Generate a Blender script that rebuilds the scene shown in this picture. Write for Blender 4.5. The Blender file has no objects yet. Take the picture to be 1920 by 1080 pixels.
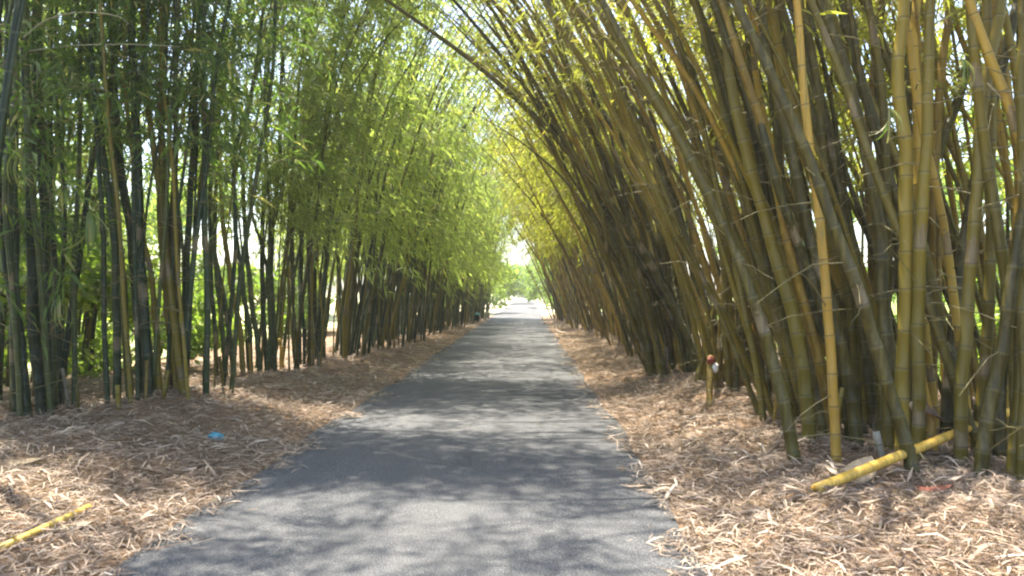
import bpy, math, random
import numpy as np
from math import radians as R
random.seed(7); rng = np.random.default_rng(7)
SC = bpy.context.scene; COL = SC.collection

# ---------------------------------------------------------------- camera, sky, sun, exposure
F, VX, VY, CH = 1387.0, 990.0, 548.0, 1.6      # focal (px of the 1920 photo), vanishing point, eye height
cam = bpy.data.objects.new('camera', bpy.data.cameras.new('camera')); COL.objects.link(cam)
cam.data.sensor_width = 36; cam.data.lens = 36*F/1920
cam.data.clip_start = 0.05; cam.data.clip_end = 3000
cam.location = (0, 0, CH)
cam.rotation_euler = (R(90)+math.atan((VY-540)/F), 0, math.atan((VX-960)/F))
SC.camera = cam
SUN_EL, SUN_AZ = 72, -35                        # azimuth from +Y, positive to the right
w = bpy.data.worlds.new('World'); SC.world = w; w.use_nodes = True
nt = w.node_tree; bg = nt.nodes['Background']
sky = nt.nodes.new('ShaderNodeTexSky'); sky.sky_type = 'NISHITA'; sky.sun_disc = False
sky.sun_elevation = R(SUN_EL); sky.sun_rotation = R(SUN_AZ); sky.dust_density = 2.5; sky.air_density = 1.0
nt.links.new(sky.outputs[0], bg.inputs[0]); bg.inputs[1].default_value = 0.15
sun = bpy.data.objects.new('sun', bpy.data.lights.new('sun', 'SUN')); COL.objects.link(sun)
sun.data.energy = 5.0; sun.data.angle = R(0.55); sun.data.color = (1, .93, .80)
sun.rotation_euler = (R(90-SUN_EL), 0, R(180-SUN_AZ))
SC.view_settings.view_transform = 'Standard'; SC.view_settings.look = 'None'
SC.view_settings.exposure = 2.2; SC.view_settings.gamma = 1
SC.render.engine = 'CYCLES'
SC.cycles.max_bounces = 8; SC.cycles.diffuse_bounces = 4; SC.cycles.transmission_bounces = 4; SC.cycles.transparent_max_bounces = 8
SC.cycles.sample_clamp_indirect = 6
SC.cycles.pixel_filter_type = 'BLACKMAN_HARRIS'; SC.cycles.filter_width = 2.2

# ---------------------------------------------------------------- helpers
def tag(o, label=None, cat=None, group=None, kind=None):
    if label: o['label'] = label
    if cat: o['category'] = cat
    if group: o['group'] = group
    if kind: o['kind'] = kind
    return o
def empty(name, loc, rz=0):
    o = bpy.data.objects.new(name, None); COL.objects.link(o); o.location = loc; o.rotation_euler = (0, 0, rz)
    o.empty_display_size = .2
    return o
def link(name, me, parent=None):
    o = bpy.data.objects.new(name, me); COL.objects.link(o)
    if parent: o.parent = parent
    return o
def mesh(name, V, Q, mat, uv=None, tint=None, smooth=True, mat2=None, n1=0):
    """numpy verts (n,3), quads (m,4), per-loop uv (m*4,2), per-face tint (m,)"""
    me = bpy.data.meshes.new(name); V = np.asarray(V, np.float32); Q = np.asarray(Q, np.int32)
    me.vertices.add(len(V)); me.vertices.foreach_set('co', V.ravel())
    me.loops.add(Q.size); me.loops.foreach_set('vertex_index', Q.ravel())
    me.polygons.add(len(Q)); me.polygons.foreach_set('loop_start', np.arange(0, Q.size, 4, dtype=np.int32))
    me.polygons.foreach_set('loop_total', np.full(len(Q), 4, np.int32))
    if smooth: me.polygons.foreach_set('use_smooth', np.ones(len(Q), bool))
    if uv is not None:
        l = me.uv_layers.new(name='UVMap'); l.data.foreach_set('uv', np.asarray(uv, np.float32).ravel())
    if tint is not None:
        a = me.attributes.new('tint', 'FLOAT', 'FACE'); a.data.foreach_set('value', np.asarray(tint, np.float32))
    me.materials.append(mat)
    if mat2 is not None:
        me.materials.append(mat2); me.polygons.foreach_set('material_index', (np.arange(len(Q)) >= n1).astype(np.int32))
    me.update(calc_edges=True); me.validate()
    return me
def at(px, py, h=0.0):
    """point of the ground (height h) seen at a photo pixel"""
    Y = (CH-h)*F/(py-VY); return np.array([(px-VX)/F*Y, Y, h])
def un(px, py, Y):
    return np.array([(px-VX)/F*Y, Y, CH+(VY-py)/F*Y])
def sstep(a, b, x):
    t = np.clip((x-a)/(b-a), 0, 1); return t*t*(3-2*t)

# ---------------------------------------------------------------- materials
class NT:
    def __init__(s, name):
        s.m = bpy.data.materials.new(name); s.m.use_nodes = True; s.t = s.m.node_tree
        s.b = s.t.nodes['Principled BSDF']; s.out = s.t.nodes['Material Output']
    def n(s, typ, **k):
        nd = s.t.nodes.new('ShaderNode'+typ)
        for a, v in k.items(): setattr(nd, a, v)
        return nd
    def l(s, a, b): s.t.links.new(a, b)
    def val(s, v, sock):
        if hasattr(v, 'is_linked') or hasattr(v, 'links'): s.l(v, sock)
        else: sock.default_value = v
    def math(s, op, a, b=0.0, c=0.0, clamp=False):
        nd = s.n('Math', operation=op); nd.use_clamp = clamp
        s.val(a, nd.inputs[0]); s.val(b, nd.inputs[1]); s.val(c, nd.inputs[2]); return nd.outputs[0]
    def noise(s, scale, detail=3, rough=.55, vec=None, dist=0):
        nd = s.n('TexNoise'); nd.inputs['Scale'].default_value = scale; nd.inputs['Detail'].default_value = detail
        nd.inputs['Roughness'].default_value = rough; nd.inputs['Distortion'].default_value = dist
        if vec is not None: s.l(vec, nd.inputs['Vector'])
        return nd.outputs[0]
    def ramp(s, fac, stops):
        nd = s.n('ValToRGB'); el = nd.color_ramp.elements
        while len(el) < len(stops): el.new(.5)
        for e, (p, c) in zip(el, stops): e.position = p; e.color = (*c, 1) if len(c) == 3 else c
        s.l(fac, nd.inputs[0]); return nd.outputs[0]
    def mix(s, fac, a, b, mode='MIX'):
        nd = s.n('Mix', data_type='RGBA', blend_type=mode)
        s.val(fac, nd.inputs[0]); 
        for v, k in ((a, 6), (b, 7)):
            if isinstance(v, tuple): nd.inputs[k].default_value = (*v, 1)
            else: s.l(v, nd.inputs[k])
        return nd.outputs[2]
    def scale(s, vec, sc):
        nd = s.n('Mapping'); nd.inputs['Scale'].default_value = sc; s.l(vec, nd.inputs[0]); return nd.outputs[0]
    def bump(s, h, strength, dist):
        nd = s.n('Bump'); nd.inputs['Strength'].default_value = strength; nd.inputs['Distance'].default_value = dist
        s.l(h, nd.inputs['Height']); s.l(nd.outputs[0], s.b.inputs['Normal'])

def culm_mat(name, c_dark, c_mid, c_light, rough=.42, blotch=.4, ring=.6, sheath=.93, green=0.0):
    m = NT(name); uv = m.n('UVMap').outputs[0]; ob = m.n('ObjectInfo')
    sep = m.n('SeparateXYZ'); m.l(uv, sep.inputs[0]); v = sep.outputs[1]
    co = m.n('TexCoord').outputs['Object']
    # object random shifts the pattern and the hue
    big = m.noise(1.1, 2, .5, m.scale(co, (1, 1, .6)))
    hue = m.math('ADD', m.math('MULTIPLY', big, .9), m.math('MULTIPLY_ADD', ob.outputs['Random'], .9, -.42))
    base = m.ramp(hue, [(.15, c_dark), (.5, c_mid), (.9, c_light)])
    streak = m.noise(26, 3, .6, m.scale(co, (1, 1, .12)))
    base = m.mix(m.math('MULTIPLY', m.math('SUBTRACT', streak, .45, clamp=True), 2.2, clamp=True), base, tuple(x*1.5+.01 for x in c_mid))
    bl = m.noise(7, 5, .7, m.scale(co, (1, 1, .5)))
    base = m.mix(m.math('MULTIPLY', m.math('MULTIPLY', m.math('SUBTRACT', bl, .52, clamp=True), 5, clamp=True), blotch), base, (.17, .15, .09))
    fr = m.math('FRACT', v)
    if green: base = m.mix(m.math('MULTIPLY', m.math('SUBTRACT', m.noise(16, 3, .6, m.scale(co, (1, 1, .07))), .54, clamp=True), 9*green, clamp=True), base, (.07, .085, .012))
    wn = m.n('TexWhiteNoise', noise_dimensions='2D'); cx = m.n('CombineXYZ'); m.l(m.math('FLOOR', v), cx.inputs[0]); m.l(ob.outputs['Random'], cx.inputs[1]); m.l(cx.outputs[0], wn.inputs['Vector'])
    top = m.math('MULTIPLY_ADD', m.noise(30, 2, .5, co), .9, .1)
    sh_ = m.math('MULTIPLY', m.math('GREATER_THAN', wn.outputs['Value'], sheath), m.math('LESS_THAN', fr, top))
    base = m.mix(m.math('MULTIPLY', sh_, .8), base, m.ramp(streak, [(.3, (.08, .055, .028)), (.7, (.22, .165, .09))]))
    pale = m.math('MULTIPLY', m.math('GREATER_THAN', fr, .945), .16)
    base = m.mix(pale, base, (.26, .25, .14))
    dark = m.math('LESS_THAN', fr, .03)
    base = m.mix(m.math('MULTIPLY', dark, ring), base, (.035, .028, .015))
    m.l(base, m.b.inputs['Base Color'])
    m.l(m.math('MULTIPLY_ADD', bl, .35, rough-.12), m.b.inputs['Roughness']); m.b.inputs['Specular IOR Level'].default_value = .32
    m.bump(streak, .15, .01)
    return m.m
M_CULM_DK = culm_mat('culm_dark_green', (.008, .017, .006), (.020, .034, .010), (.060, .072, .018))
M_CULM_OL = culm_mat('culm_olive', (.034, .026, .002), (.092, .070, .005), (.21, .15, .014))
M_CULM_OD = culm_mat('culm_dark_olive', (.024, .020, .002), (.060, .048, .004), (.14, .105, .012))
M_CULM_GO = culm_mat('culm_golden', (.10, .062, .008), (.23, .145, .018), (.40, .26, .035))
M_CULM_YE = culm_mat('culm_yellow', (.14, .09, .012), (.26, .15, .018), (.36, .22, .035), blotch=.5, green=.5, sheath=2)
M_POLE = culm_mat('culm_cut_yellow', (.48, .29, .045), (.60, .37, .06), (.66, .45, .11), blotch=.35, ring=.35, green=.3, sheath=2)
M_CULM_GY = culm_mat('culm_dead_grey', (.12, .10, .07), (.2, .175, .13), (.3, .27, .2), rough=.7)

def leaf_mat(name, stops, trans=.5, tcol=1.0, rough=.5):
    m = NT(name); a = m.n('Attribute'); a.attribute_name = 'tint'
    c = m.ramp(a.outputs['Fac'], stops)
    m.l(c, m.b.inputs['Base Color']); m.b.inputs['Roughness'].default_value = rough
    m.b.inputs['Specular IOR Level'].default_value = .35
    tr = m.n('BsdfTranslucent')
    tc = m.mix(1.0, c, (1.45*tcol, 1.7*tcol, .75*tcol), 'MULTIPLY'); m.l(tc, tr.inputs[0])
    mx = m.n('MixShader'); mx.inputs[0].default_value = trans
    m.l(m.b.outputs[0], mx.inputs[1]); m.l(tr.outputs[0], mx.inputs[2]); m.l(mx.outputs[0], m.out.inputs[0])
    return m.m
M_LEAF_L = leaf_mat('bamboo_leaf_green', [(0, (.075, .10, .028)), (.5, (.225, .25, .095)), (.85, (.37, .39, .16)), (.97, (.42, .36, .13)), (1, (.48, .40, .20))], .58, 1.15)
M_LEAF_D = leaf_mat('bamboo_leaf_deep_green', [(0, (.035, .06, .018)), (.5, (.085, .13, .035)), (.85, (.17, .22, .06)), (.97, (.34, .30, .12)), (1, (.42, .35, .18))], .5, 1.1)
M_LEAF_R = leaf_mat('bamboo_leaf_yellow_green', [(0, (.13, .13, .02)), (.5, (.26, .24, .055)), (.85, (.37, .34, .085)), (.96, (.46, .34, .09)), (1, (.50, .38, .15))], .58, 1.1)
M_TREE = leaf_mat('tree_leaf', [(0, (.08, .12, .03)), (.6, (.15, .20, .045)), (1, (.28, .30, .08))], .5, 1.2)
M_LITTER = leaf_mat('dry_leaf', [(0, (.055, .036, .026)), (.28, (.18, .124, .088)), (.7, (.41, .31, .225)), (1, (.66, .56, .45))], .15, .6, .6)
M_TWIG = NT('twig'); M_TWIG.b.inputs['Base Color'].default_value = (.14, .115, .045, 1); M_TWIG.b.inputs['Roughness'].default_value = .7; M_TWIG = M_TWIG.m

def bark_mat():
    m = NT('bark'); co = m.n('TexCoord').outputs['Object']
    n = m.noise(9, 5, .65, m.scale(co, (1, 1, .25)))
    m.l(m.ramp(n, [(.3, (.05, .035, .025)), (.7, (.22, .18, .13))]), m.b.inputs['Base Color']); m.b.inputs['Roughness'].default_value = .9
    m.bump(n, .6, .03); return m.m
M_BARK = bark_mat()

def ground_mat():
    m = NT('ground_soil'); g = m.n('NewGeometry').outputs['Position']
    sep = m.n('SeparateXYZ'); m.l(g, sep.inputs[0]); x = sep.outputs[0]; y = sep.outputs[1]
    fine = m.noise(38, 6, .75, g, 1.2); mid = m.noise(5, 4, .6, g); big = m.noise(.35, 3, .5, g)
    lit = m.ramp(fine, [(.3, (.08, .048, .028)), (.48, (.22, .14, .085)), (.62, (.38, .26, .165)), (.78, (.55, .43, .29))])
    lit = m.mix(m.math('MULTIPLY', m.math('SUBTRACT', mid, .45, clamp=True), 1.6, clamp=True), lit, (.13, .078, .042))
    field = m.ramp(mid, [(.3, (.20, .22, .07)), (.55, (.38, .36, .19)), (.75, (.50, .45, .30))])
    green = m.ramp(mid, [(.3, (.10, .15, .03)), (.6, (.20, .25, .05)), (.8, (.30, .30, .10))])
    field = m.mix(m.math('GREATER_THAN', x, 0.0), field, green)
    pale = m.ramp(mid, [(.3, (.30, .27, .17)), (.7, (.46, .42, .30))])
    # past the bamboo the shoulders are bare pale dirt
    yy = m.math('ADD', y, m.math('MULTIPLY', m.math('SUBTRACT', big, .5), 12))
    ax = m.math('ABSOLUTE', m.math('ADD', x, .9))
    wob = m.math('MULTIPLY', m.math('SUBTRACT', mid, .5), 2.2)
    infield = m.math('MULTIPLY', m.math('SUBTRACT', m.math('ADD', ax, wob), 6.8), .9, clamp=True)
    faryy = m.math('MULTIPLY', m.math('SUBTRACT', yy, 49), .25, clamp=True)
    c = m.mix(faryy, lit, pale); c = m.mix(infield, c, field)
    m.l(c, m.b.inputs['Base Color']); m.b.inputs['Roughness'].default_value = .95
    m.b.inputs['Specular IOR Level'].default_value = .15
    m.bump(fine, .8, .04); return m.m
def road_mat():
    m = NT('asphalt'); g = m.n('NewGeometry').outputs['Position']
    vor = m.n('TexVoronoi'); vor.inputs['Scale'].default_value = 60; m.l(g, vor.inputs['Vector'])
    sp = m.noise(110, 3, .7, g); big = m.noise(.8, 4, .6, g); tr = m.noise(1.3, 3, .55, m.scale(g, (1.6, .12, 1)))
    c = m.ramp(sp, [(.35, (.026, .027, .029)), (.52, (.060, .062, .066)), (.70, (.26, .26, .26))])
    c = m.mix(m.math('MULTIPLY', m.math('SUBTRACT', big, .35, clamp=True), 1.1, clamp=True), c, (.098, .095, .092))
    c = m.mix(m.math('MULTIPLY', m.math('SUBTRACT', tr, .5, clamp=True), 1.6, clamp=True), c, (.13, .128, .124))
    pt = m.noise(2.3, 5, .7, m.scale(g, (1, .6, 1)), .8); c = m.mix(m.math('MULTIPLY', m.math('SUBTRACT', pt, .56, clamp=True), 4, clamp=True), c, (.055, .054, .055))
    cr = m.n('TexVoronoi', feature='DISTANCE_TO_EDGE'); cr.inputs['Scale'].default_value = .55
    wv = m.n('Mix', data_type='VECTOR'); wv.inputs[0].default_value = .12; m.l(g, wv.inputs[4]); nz = m.n('TexNoise'); nz.inputs['Scale'].default_value = 2; m.l(g, nz.inputs['Vector']); m.l(nz.outputs[1], wv.inputs[5]); m.l(wv.outputs[1], cr.inputs['Vector'])
    c = m.mix(m.math('MULTIPLY', m.math('LESS_THAN', cr.outputs['Distance'], .004), .22), c, (.02, .02, .02))
    st = m.math('LESS_THAN', vor.outputs['Distance'], .22)
    c = m.mix(m.math('MULTIPLY', st, .35), c, (.24, .23, .22))
    m.l(c, m.b.inputs['Base Color']); m.b.inputs['Roughness'].default_value = .85; m.b.inputs['Specular IOR Level'].default_value = .3
    m.bump(m.math('ADD', m.math('MULTIPLY', vor.outputs['Distance'], .6), sp), .9, .012)
    return m.m
def plain(name, c, rough=.6, nscale=12, var=.35, trans=0):
    m = NT(name); co = m.n('TexCoord').outputs['Object']; n = m.noise(nscale, 4, .6, co)
    m.l(m.ramp(n, [(.3, tuple(x*(1-var) for x in c)), (.7, tuple(min(1, x*(1+var*.5)) for x in c))]), m.b.inputs['Base Color'])
    m.b.inputs['Roughness'].default_value = rough; m.bump(n, .3, .01)
    return m.m

# ---------------------------------------------------------------- the setting
def edgeL(y): return -2.40 + .03*np.sin(y*.55) + .035*np.sin(y*1.9+1) - .05*sstep(6, 3, y)
def edgeR(y): return 1.07 + .03*np.sin(y*.7+2) + .03*np.sin(y*2.3) - .14*sstep(10, 40, y)
def hgt(x, y):
    x = np.asarray(x, float); y = np.asarray(y, float)
    d = np.maximum(edgeL(y)-x, x-edgeR(y))                      # distance out from the road edge
    h = .17*sstep(.0, 1.9, d) - .02 + .05*np.sin(x*2.1+y*.8)*np.cos(y*1.3-x*.7)*sstep(.3, 1.5, d)
    h += .035*np.sin(x*5.3+1.7*y)*np.sin(y*4.1-x)*sstep(.3, 1.2, d)
    h += .16*np.exp(-((x+4.5)**2/1.2+(y-9.0)**2/1.0))          # raised litter under the second left clump
    h -= .45*sstep(4.8, 8.5, d)
    far = sstep(46, 54, y); h = h*(1-far)+(-.02)*far
    return np.where(d < 0, -.02, h)
def grid(xs, ys):
    X, Yg = np.meshgrid(xs, ys); V = np.stack([X.ravel(), Yg.ravel(), hgt(X, Yg).ravel()], 1)
    nx, ny = len(xs), len(ys); i = np.arange(nx-1)[None, :]+np.arange(ny-1)[:, None]*nx
    return V, np.stack([i, i+1, i+1+nx, i+nx], -1).reshape(-1, 4)
xs = np.concatenate([[-1500, -400, -120, -50, -25], np.arange(-14, 13, .12), [14, 25, 50, 120, 400, 1500]])
ys = np.concatenate([[-300, -60, -20], np.arange(-8, 22, .14), np.arange(22, 60, .5), [70, 90, 120, 200, 500, 2200]])
V, Q = grid(xs, ys)
tag(link('ground', mesh('ground', V, Q, ground_mat())), kind='structure')
ry = np.concatenate([np.arange(-8, 60, .25), [70, 90, 120, 200]])
eL, eR = edgeL(ry), edgeR(ry); us = np.linspace(0, 1, 7)
V = np.stack([np.stack([eL+(eR-eL)*u, ry, np.full_like(ry, .0)+.02*(1-(2*u-1)**2)], 1) for u in us], 1).reshape(-1, 3)
i = np.arange(6)[None, :]+np.arange(len(ry)-1)[:, None]*7
tag(link('road', mesh('road', V, np.stack([i, i+1, i+8, i+7], -1).reshape(-1, 4), road_mat())), kind='structure')

# ---------------------------------------------------------------- fallen leaves
def litter(n_list):
    Vs, Ts = [], []
    for (x0, x1, y0, y1, dens, L0, side) in n_list:
        n = int((x1-x0)*(y1-y0)*dens)
        x = rng.uniform(x0, x1, n); y = rng.uniform(y0, y1, n)
        d = np.maximum(edgeL(y)-x, x-edgeR(y))
        edge = d + .08*np.sin(y*3.1+x)+.07*np.sin(y*9.3+2*x)+.10*np.sin(y*1.37+4)*np.sin(y*5.1)+.05*np.sin(y*23)
        keep = rng.random(n) < np.where(edge > .05, 1, np.where(edge > -.15, .5, .012*np.exp(np.minimum(0, (edge+.12)*1.2))))
        x, y = x[keep], y[keep]; n = len(x)
        z = np.where(np.maximum(edgeL(y)-x, x-edgeR(y)) < 0, .012, hgt(x, y)) + rng.uniform(.002, .045, n)*np.where(np.maximum(edgeL(y)-x, x-edgeR(y)) < 0, .3, 1)
        L = L0*rng.lognormal(0, .35, n); W = L*rng.uniform(.035, .095, n)
        big = rng.random(n) < .025; W[big] *= 1.8
        az = rng.uniform(0, 2*np.pi, n); el = rng.normal(0, .16, n)
        d3 = np.stack([np.cos(az)*np.cos(el), np.sin(az)*np.cos(el), np.sin(el)], 1)
        s = np.stack([-np.sin(az), np.cos(az), rng.normal(0, .45, n)], 1); s /= np.linalg.norm(s, axis=1)[:, None]
        c = np.stack([x, y, z], 1); c[:, 2] += np.abs(np.sin(el))*L*.4
        up = np.array([0, 0, 1.])*(rng.uniform(-.10, .17, n)*L)[:, None]
        a = c-d3*L[:, None]*.5; b = c+up; e = c+d3*L[:, None]*.5
        P = np.stack([a-s*W[:, None]*.2, a+s*W[:, None]*.2, b+s*W[:, None]*.5, b-s*W[:, None]*.5, e+s*W[:, None]*.1, e-s*W[:, None]*.1], 1)
        Vs.append(P.reshape(-1, 3))
        patch = .5+.5*np.sin(x*1.7+.6*y)*np.sin(y*1.1-x*.4)
        t = np.clip(rng.beta(1.6, 1.9, n)*.9+.12*(patch-.5)+.05, 0, 1); Ts.append(np.repeat(t, 2))
    V = np.concatenate(Vs); k = np.arange(len(V)//6)[:, None]*6
    Q = np.concatenate([k+[0, 1, 2, 3], k+[3, 2, 4, 5]], 1).reshape(-1, 4)
    return mesh('leaf_litter', V, Q, M_LITTER, tint=np.concatenate(Ts), smooth=False)
lt = link('leaf_litter', litter([
    (-6.5, -2.0, 3.0, 8, 1800, .10, 0), (-8.5, -2.0, 8, 13, 850, .11, 0), (-7, -2.0, 13, 22, 340, .14, 0), (-6, -2, 22, 48, 70, .24, 0),
    (.8, 5.2, 2.6, 8, 1900, .10, 1), (.8, 6.5, 8, 13, 850, .11, 1), (.8, 6, 13, 22, 340, .14, 1), (.8, 4.5, 22, 48, 70, .24, 1),
    (-2.3, .9, 3, 20, 130, .09, 2)]))
tag(lt, 'dry straw brown bamboo leaves covering both verges of the road', 'leaf litter', kind='stuff')

# ---------------------------------------------------------------- bamboo
def resample(P, step):
    d = np.r_[0, np.cumsum(np.linalg.norm(np.diff(P, axis=0), axis=1))]
    n = max(8, int(d[-1]/step)); s = np.linspace(0, d[-1], n)
    return np.stack([np.interp(s, d, P[:, k]) for k in range(3)], 1), s
def smooth_curve(P, n=60):
    """Catmull-Rom through control points"""
    P = np.asarray(P, float); E = np.vstack([2*P[0]-P[1], P, 2*P[-1]-P[-2]]); out = []
    for i in range(len(P)-1):
        p0, p1, p2, p3 = E[i:i+4]
        for t in np.linspace(0, 1, 9, endpoint=False):
            out.append(.5*((2*p1)+(-p0+p2)*t+(2*p0-5*p1+4*p2-p3)*t*t+(-p0+3*p1-3*p2+p3)*t**3))
    out.append(P[-1]); return np.array(out)
def tube_np(P, r, sides=8, v=None):
    n = len(P); T = np.gradient(P, axis=0); T /= np.linalg.norm(T, axis=1)[:, None]+1e-9
    ref = np.array([0, 1., 0]) if abs(T[0, 1]) < .8 else np.array([1., 0, 0])
    A = np.cross(T, ref); A /= np.linalg.norm(A, axis=1)[:, None]; B = np.cross(T, A)
    an = np.arange(sides)/sides*2*np.pi
    V = (P[:, None]+r[:, None, None]*(np.cos(an)[None, :, None]*A[:, None]+np.sin(an)[None, :, None]*B[:, None])).reshape(-1, 3)
    j = np.arange(sides); k = (j+1) % sides; base = np.arange(n-1)[:, None]*sides
    Q = np.stack([base+j, base+k, base+k+sides, base+j+sides], -1).reshape(-1, 4)
    if v is None: v = np.zeros(n)
    u0 = (j/sides)[None, :].repeat(n-1, 0); u1 = ((j+1)/sides)[None, :].repeat(n-1, 0)
    v0 = v[:-1, None].repeat(sides, 1); v1 = v[1:, None].repeat(sides, 1)
    uv = np.stack([np.stack([u0, v0], -1), np.stack([u1, v0], -1), np.stack([u1, v1], -1), np.stack([u0, v1], -1)], 2).reshape(-1, 2)
    return V, Q, uv
def culm_mesh(P, r0, mat, fine=True, sides=8, inter=.34, tip=.12, cap=False):
    """P: raw centre line; gets swollen nodes at every internode"""
    d = np.r_[0, np.cumsum(np.linalg.norm(np.diff(P, axis=0), axis=1))]; L = d[-1]
    if fine:
        nodes = [.12]; k = 0
        while nodes[-1] < L-.5:
            k += 1; nodes.append(nodes[-1]+inter*min(1.0, .45+.12*k)*random.uniform(.92, 1.08))
        ss, vv, rr = [0], [-.5], [1.05]
        for i, s in enumerate(nodes):
            for ds, dv, m in ((-.022, -.05, 1.0), (-.006, -.01, 1.065), (.006, .012, 1.065), (.02, .05, .97)):
                ss.append(s+ds); vv.append(i+dv); rr.append(m)
            if i+1 < len(nodes): ss.append((s+nodes[i+1])/2); vv.append(i+.5); rr.append(.98)
        ss.append(L); vv.append(len(nodes)-.3); rr.append(1)
        ss, vv, rr = map(np.array, (ss, vv, rr)); o = np.argsort(ss, kind='stable'); ss, vv, rr = ss[o], vv[o], rr[o]
    else:
        n = max(10, int(L/.8)); ss = np.linspace(0, L, n); vv = ss/inter; rr = np.ones(n)
    C = np.stack([np.interp(ss, d, P[:, k]) for k in range(3)], 1)
    t = ss/L; rad = r0*rr*(1-(1-tip)*t**1.25)
    V, Q, uv = tube_np(C, rad, sides, vv)
    if cap:                                                    # hollow cut ends
        pass
    return mesh('culm', V, Q, mat, uv)
def kink(P, a):
    n = len(P); t = np.linspace(0, 1, n)
    for ax in (0, 1):
        for f in (1.5, 3.2, 6): P[:, ax] += a/f*np.sin(f*6.28*t+random.uniform(0, 6.28))*np.minimum(1, t*4)
    return P
def arc(L, th0, th1, p=1.6, side=0, n=26, wob=.02, seed=None):
    """centre line that starts leaning th0 from vertical (+X = towards the road) and bends to th1"""
    s = np.linspace(0, 1, n); th = th0+(th1-th0)*s**p
    sa = side*s
    ds = L/(n-1); dx = np.sin(th)*ds; dz = np.cos(th)*ds
    X = np.r_[0, np.cumsum(dx)[:-1]]; Z = np.r_[0, np.cumsum(dz)[:-1]]
    Yv = side*X*.5 + side*Z*.25 + wob*L*.3*np.sin(s*3+random.uniform(0, 6))*s
    return np.stack([X, Yv, Z], 1)
def foliage_np(curves, start, per_m, nleaf, leafL, blen=(.5, 1.5), droop=.55, end=1.0, zmax=99, twigs=False, bias=0.0, thin=.92):
    LV, LT, TV, TQ = [], [], [], []; tv0 = 0
    for P in curves:
        d = np.r_[0, np.cumsum(np.linalg.norm(np.diff(P, axis=0), axis=1))]; L = d[-1]
        n = int((L*end-start)*per_m)
        if n < 1: continue
        s = start+(L*end-start)*rng.random(n)**.85
        base = np.stack([np.interp(s, d, P[:, k]) for k in range(3)], 1)
        ok = rng.random(n) < 1-thin*sstep(5.0, 8.0, base[:, 2]); base = base[ok]; s = s[ok]; n = len(s)
        if n < 1: continue
        az = rng.uniform(0, 2*np.pi, n); el = rng.uniform(-.1, 1.0, n)
        dr = np.stack([np.cos(az)*np.cos(el)+bias, np.sin(az)*np.cos(el), np.sin(el)], 1)
        bl = rng.uniform(blen[0], blen[1], n)*(1.15-.5*s/L)
        g = bl*bl*droop*.6
        u = .25+.75*rng.random((n, nleaf))**.7
        pos = base[:, None]+dr[:, None]*(u*bl[:, None])[..., None]; pos[..., 2] -= g[:, None]*u*u
        pos += rng.normal(0, .07, pos.shape)
        bd = dr[:, None].repeat(nleaf, 1).copy(); bd[..., 2] -= (2*g/bl)[:, None]*u
        ld = bd*.55+rng.normal(0, .55, pos.shape); ld[..., 2] -= .45
        ld /= np.linalg.norm(ld, axis=-1)[..., None]
        ll = leafL*rng.lognormal(0, .25, (n, nleaf)); wd = ll*rng.uniform(.11, .16, (n, nleaf))
        sd = np.cross(ld, rng.normal(0, 1, pos.shape)); sd /= np.linalg.norm(sd, axis=-1)[..., None]+1e-6
        nm = np.cross(ld, sd)
        mid = pos+ld*(ll*.42)[..., None]+nm*(ll*.03)[..., None]; tipp = pos+ld*ll[..., None]-nm*(ll*.06)[..., None]; tipp[..., 2] -= ll*.12
        q = np.stack([pos, mid-sd*wd[..., None]*.5, tipp, mid+sd*wd[..., None]*.5], 2)
        LV.append(q.reshape(-1, 3))
        t = np.clip(rng.normal(.45, .2, (n, 1))*.6+rng.random((n, nleaf))*.42, 0, .93); dead = rng.random((n, nleaf)) < .05; t[dead] = rng.uniform(.94, 1, dead.sum())
        LT.append(t.ravel())
        if twigs:
            for i in range(n):
                uu = np.array([0, .5, 1.]); tp = base[i]+dr[i]*(uu*bl[i])[:, None]; tp[:, 2] -= g[i]*uu*uu
                v, qd, _ = tube_np(tp, np.array([.006, .004, .0015]), 3); TV.append(v); TQ.append(qd+tv0); tv0 += len(v)
    V = np.concatenate(LV); Q = np.arange(len(V)).reshape(-1, 4)
    return (V, Q, np.concatenate(LT)), ((np.concatenate(TV), np.concatenate(TQ)) if TV else None)

def add_foliage(root, curves, mat, **k):
    lf, tw = foliage_np(curves, **k)
    if tw:
        TV, TQ, n0 = [tw[0]], [tw[1]], len(tw[0])
        for P in curves:
            for _ in range(5):
                k = rng.integers(2, max(3, int(len(P)*.55))); a = rng.uniform(0, 6.28); l = rng.uniform(.25, 1.0)
                dd = np.array([math.cos(a), math.sin(a), rng.uniform(-.3, .9)]); u = np.linspace(0, 1, 4)[:, None]
                c = P[min(k, len(P)-1)]+dd*u*l+np.array([0, 0, -.3])*l*u*u+rng.normal(0, .03, (4, 3))*u
                v, qd, _ = tube_np(c, np.array([.007, .005, .0035, .002]), 4); TV.append(v); TQ.append(qd+n0); n0 += len(v)
        tw = (np.concatenate(TV), np.concatenate(TQ))
        V = np.vstack([lf[0], tw[0]]); Q = np.vstack([lf[1], tw[1]+len(lf[0])]); t = np.r_[lf[2], np.zeros(len(tw[1]))]
        me = mesh('foliage', V, Q, mat, tint=t, smooth=False, mat2=M_TWIG, n1=len(lf[1]))
    else: me = mesh('foliage', lf[0], lf[1], mat, tint=lf[2], smooth=False)
    return link('foliage', me, root)

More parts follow.
